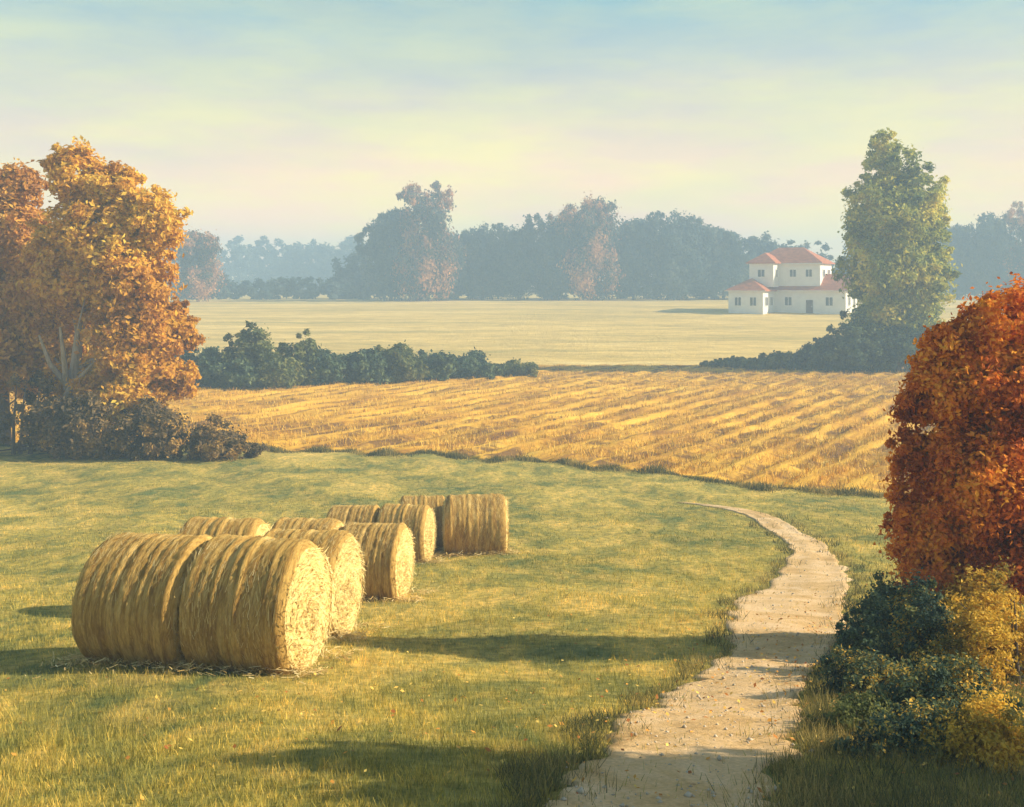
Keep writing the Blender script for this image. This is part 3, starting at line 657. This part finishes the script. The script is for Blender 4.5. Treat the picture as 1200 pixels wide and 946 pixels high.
# ------------------------------------------------------------------ round straw bales
def bale_proto(seed):
    """unit: radius .75, length 1.22, axis X, resting at z = 0"""
    r = np.random.default_rng(seed); Rr, Ln = .75, 1.22
    root = empty('hay_bale', (0, 0, 0)); nth, nx = 128, 56
    th = np.linspace(0, 2*np.pi, nth, endpoint=False); xs = np.linspace(-Ln/2, Ln/2, nx)
    T, Xg = np.meshgrid(th, xs)
    ring = np.convolve(r.normal(0, .014, nx+8), np.ones(3)/2.2, 'same')[4:-4]
    phs = r.uniform(0, 6.28, 8)
    low = .012*np.sin(2*T+phs[0])+.010*np.sin(3*T+phs[1]+Xg*2)+.008*np.sin(5*T+phs[2]-Xg*3)
    edge = np.clip((np.abs(Xg)-(Ln/2-.10))/.10, 0, 1); rnd = .075*edge**2.2
    fine = r.normal(0, .0045, T.shape)
    Rad = Rr+ring[:, None]+low-rnd+fine
    Yc, Zc = np.sin(T)*Rad, np.cos(T)*Rad
    Zc = np.where(Zc < -.68, -.68+(Zc+.68)*.25, Zc)+.69
    Yc *= 1+.03*np.clip((.4-Zc)/.4, 0, 1)
    V = np.stack([Xg, Yc, Zc], -1).reshape(-1, 3)
    i = (np.arange(nx-1)[:, None]*nth+np.arange(nth)[None, :]); j = (np.arange(nx-1)[:, None]*nth+(np.arange(nth)[None, :]+1) % nth)
    Fc = np.stack([i.ravel(), j.ravel(), (j+nth).ravel(), (i+nth).ravel()], -1)
    npmesh('rolled_side', V, Fc, M['bside'], root, smooth=True)
    for sgn, row in ((1, -1), (-1, 0)):
        rim = np.stack([Xg[row], Yc[row], Zc[row]], -1); c = np.array([sgn*Ln/2, 0, .69]); rs = np.linspace(1, 0, 30)[:-1]
        rings = []
        for q in rs:
            p = c+(rim-c)*q
            # coiled layers, ragged
            bulge = sgn*(.035*(1-q)+.016*np.sin(q*58+th)+.014*np.sin(th*3+q*9+phs[3])+r.normal(0, .010, nth))
            p = p.copy(); p[:, 0] += bulge*min(1, (1-q)*12); rings.append(p)
        V = np.concatenate(rings+[c[None]+[[sgn*.03, 0, 0]]]); nr = len(rings)
        a = (np.arange(nr-1)[:, None]*nth+np.arange(nth)[None, :]).ravel(); b = (np.arange(nr-1)[:, None]*nth+(np.arange(nth)[None, :]+1) % nth).ravel()
        q4 = np.stack([a, a+nth, b+nth, b], -1) if sgn > 0 else np.stack([a, b, b+nth, a+nth], -1)
        last = (nr-1)*nth+np.arange(nth); nxt = (nr-1)*nth+(np.arange(nth)+1) % nth
        t3 = np.stack([last, np.full(nth, len(V)-1), nxt], -1)
        npmesh('coiled_end', V, [q4, t3], M['bend'], root, smooth=True)
    # loose straws: on the side they follow the winding, on the ends they lie any way
    n = 2200; t_ = r.uniform(0, 2*np.pi, n); x_ = r.uniform(-Ln/2+.02, Ln/2-.02, n)
    rad = Rr+.004-.06*np.clip((np.abs(x_)-.52)/.1, 0, 1)**2; ln = r.uniform(.05, .16, n); w = r.uniform(.002, .0045, n); up = r.uniform(0, .02, n); dx = r.normal(0, .03, n)
    def P(t, x, rr):
        z = np.cos(t)*rr; z = np.where(z < -.68, -.68, z)+.69; return np.stack([x, np.sin(t)*rr, z], -1)
    A = P(t_, x_, rad); B = P(t_+ln/Rr, x_+dx, rad+up); wv = np.stack([w, 0*w, 0*w], -1)
    V1 = np.stack([A-wv, A+wv, B+wv*.5, B-wv*.5], 1).reshape(-1, 3)
    n2 = 1900; rr = .70*np.sqrt(r.uniform(0, 1, n2)); t2 = r.uniform(0, 2*np.pi, n2); sg = np.where(r.uniform(0, 1, n2) < .7, 1, -1)
    A = np.stack([sg*(Ln/2+.02+.03*(1-rr/.7)), np.sin(t2)*rr, .69+np.cos(t2)*rr*.97], -1)
    tang = np.stack([sg*r.uniform(.0, .5, n2), np.cos(t2), -np.sin(t2)], -1)+r.normal(0, .5, (n2, 3))*[0, 1, 1]; tang /= np.linalg.norm(tang, axis=1)[:, None]
    B = A+tang*r.uniform(.04, .13, n2)[:, None]; B[:, 2] = np.maximum(B[:, 2], .01)
    wv = np.stack([0*rr, -tang[:, 2], tang[:, 1]], -1)*r.uniform(.003, .006, n2)[:, None]
    V2 = np.stack([A-wv, A+wv, B+wv*.5, B-wv*.5], 1).reshape(-1, 3); o = npmesh('loose_straw', V1, np.arange(len(V1)).reshape(-1, 4), M['straw'], root, tint=r.uniform(0, 1, n)); tag(o, kind='stuff')
    o = npmesh('ragged_end_straw', V2, np.arange(len(V2)).reshape(-1, 4), M['estraw'], root, tint=r.uniform(0, 1, n2)); tag(o, kind='stuff')
    return root
bp = [bale_proto(s) for s in (1, 2, 3)]; bused = set()
bg_ = 'round bales in paired rows on the meadow'
def bale(px_face, py_foot, diam, ang, slot, proto, label, spin=0, gap=.04):
    """px_face, py_foot: foot of the right-hand end; slot 0 = that bale, 1 = the next one behind it to the left"""
    X, Y = at(px_face, py_foot); Ln = 1.22*diam/1.5; d = (slot+.5)*Ln+slot*gap
    ux, uy = -math.cos(ang), math.sin(ang); cx, cy = X+ux*d, Y+uy*d
    o = bp[proto] if proto not in bused else copy_tree(bp[proto]); bused.add(proto)
    s = diam/1.5; dz = float(gz(cx+.4, cy-.5*s))-float(gz(cx+.4, cy+.5*s))
    o.location = (cx, cy, float(gz(cx, cy))-.04); o.rotation_euler = (0, 0, -ang+spin); o.scale = (s, s, s)
    tag(o, label, 'hay bale', bg_); return o
A1 = R(12)
bale(362, 783, 1.50, A1, 0, 0, 'nearest big round bale with its ragged pale end facing right')
bale(362, 783, 1.50, A1, 1, 1, 'leftmost front bale, set end to end left of the nearest bale', R(-1.5))
bale(407, 747, 1.42, R(10), 0, 2, 'bale just behind the nearest one, only its bright end and top showing')
bale(306, 716, 1.50, R(8), 0, 0, 'half hidden bale whose pale top shows above the front left bale', R(3))
bale(474, 697, 1.36, R(9), 0, 1, 'middle bale of the group with a round pale end above its shadow')
bale(474, 697, 1.40, R(9), 1.03, 2, 'bale left of the middle one, seen only as a thin pale top', R(-2))
bale(503, 658, 1.32, R(8), 0, 0, 'narrow bale end squeezed between the middle bale and the farthest one')
bale(503, 658, 1.34, R(8), 1.03, 1, 'bale top showing low behind the middle bales', R(2))
_b9 = bale(592, 648, 1.42, R(-3), 0, 2, 'rightmost and farthest bale with a brown shaded side'); _b9.scale.x *= 1.22; _b9.location.x -= .13
bale(522, 642, 1.34, R(-3), 0, 0, 'far bale directly left of the rightmost one, mostly hidden', R(2))

r = np.random.default_rng(88); hv = []
for b_ in [o for o in COL.objects if o.get('category') == 'hay bale']:
    m_ = 1100; cx, cy, a_ = b_.location.x, b_.location.y, b_.rotation_euler.z; u_ = r.uniform(-.95, .95, m_); w_ = r.choice([-1, 1], m_, p=[.75, .25])*(.30+np.abs(r.normal(0, .28, m_)))
    X = cx+u_*math.cos(a_)-w_*math.sin(a_); Y = cy+u_*math.sin(a_)+w_*math.cos(a_); Z = gz(X, Y)+r.uniform(.02, .09, m_)
    d_ = r.uniform(0, 6.28, m_); l_ = r.uniform(.04, .14, m_); D = np.stack([np.cos(d_)*l_, np.sin(d_)*l_, r.normal(0, .02, m_)], -1); P_ = np.stack([X, Y, Z], -1)
    wv = np.stack([-np.sin(d_), np.cos(d_), 0*d_+.3], -1)*r.uniform(.003, .006, m_)[:, None]
    hv.append(np.stack([P_-wv, P_+wv, P_+D+wv, P_+D-wv], 1).reshape(-1, 3))
hv = np.concatenate(hv)
tag(npmesh('strewn_hay', hv, np.arange(len(hv)).reshape(-1, 4), M['straw'], tint=r.uniform(.3, 1, len(hv)//4)), 'loose pale hay strewn on the grass round the bales', 'loose hay', kind='stuff')

# ------------------------------------------------------------------ haze
hz_ = MB().box(-820, 820, -60, 650, -9, 28.5)
hm = bpy.data.materials.new('haze'); hm.use_nodes = True; t = hm.node_tree; t.nodes.clear()
o_ = N(t, 'ShaderNodeOutputMaterial'); pv = N(t, 'ShaderNodeVolumePrincipled')
pv.inputs['Color'].default_value = (.47, .70, 1.0, 1); pv.inputs['Density'].default_value = .0026; pv.inputs['Anisotropy'].default_value = 0.0
t.links.new(pv.outputs[0], o_.inputs['Volume'])
ho = hz_.build('haze', hm, None); tag(ho, 'thin pale blue haze lying over the fields', 'haze', kind='stuff')
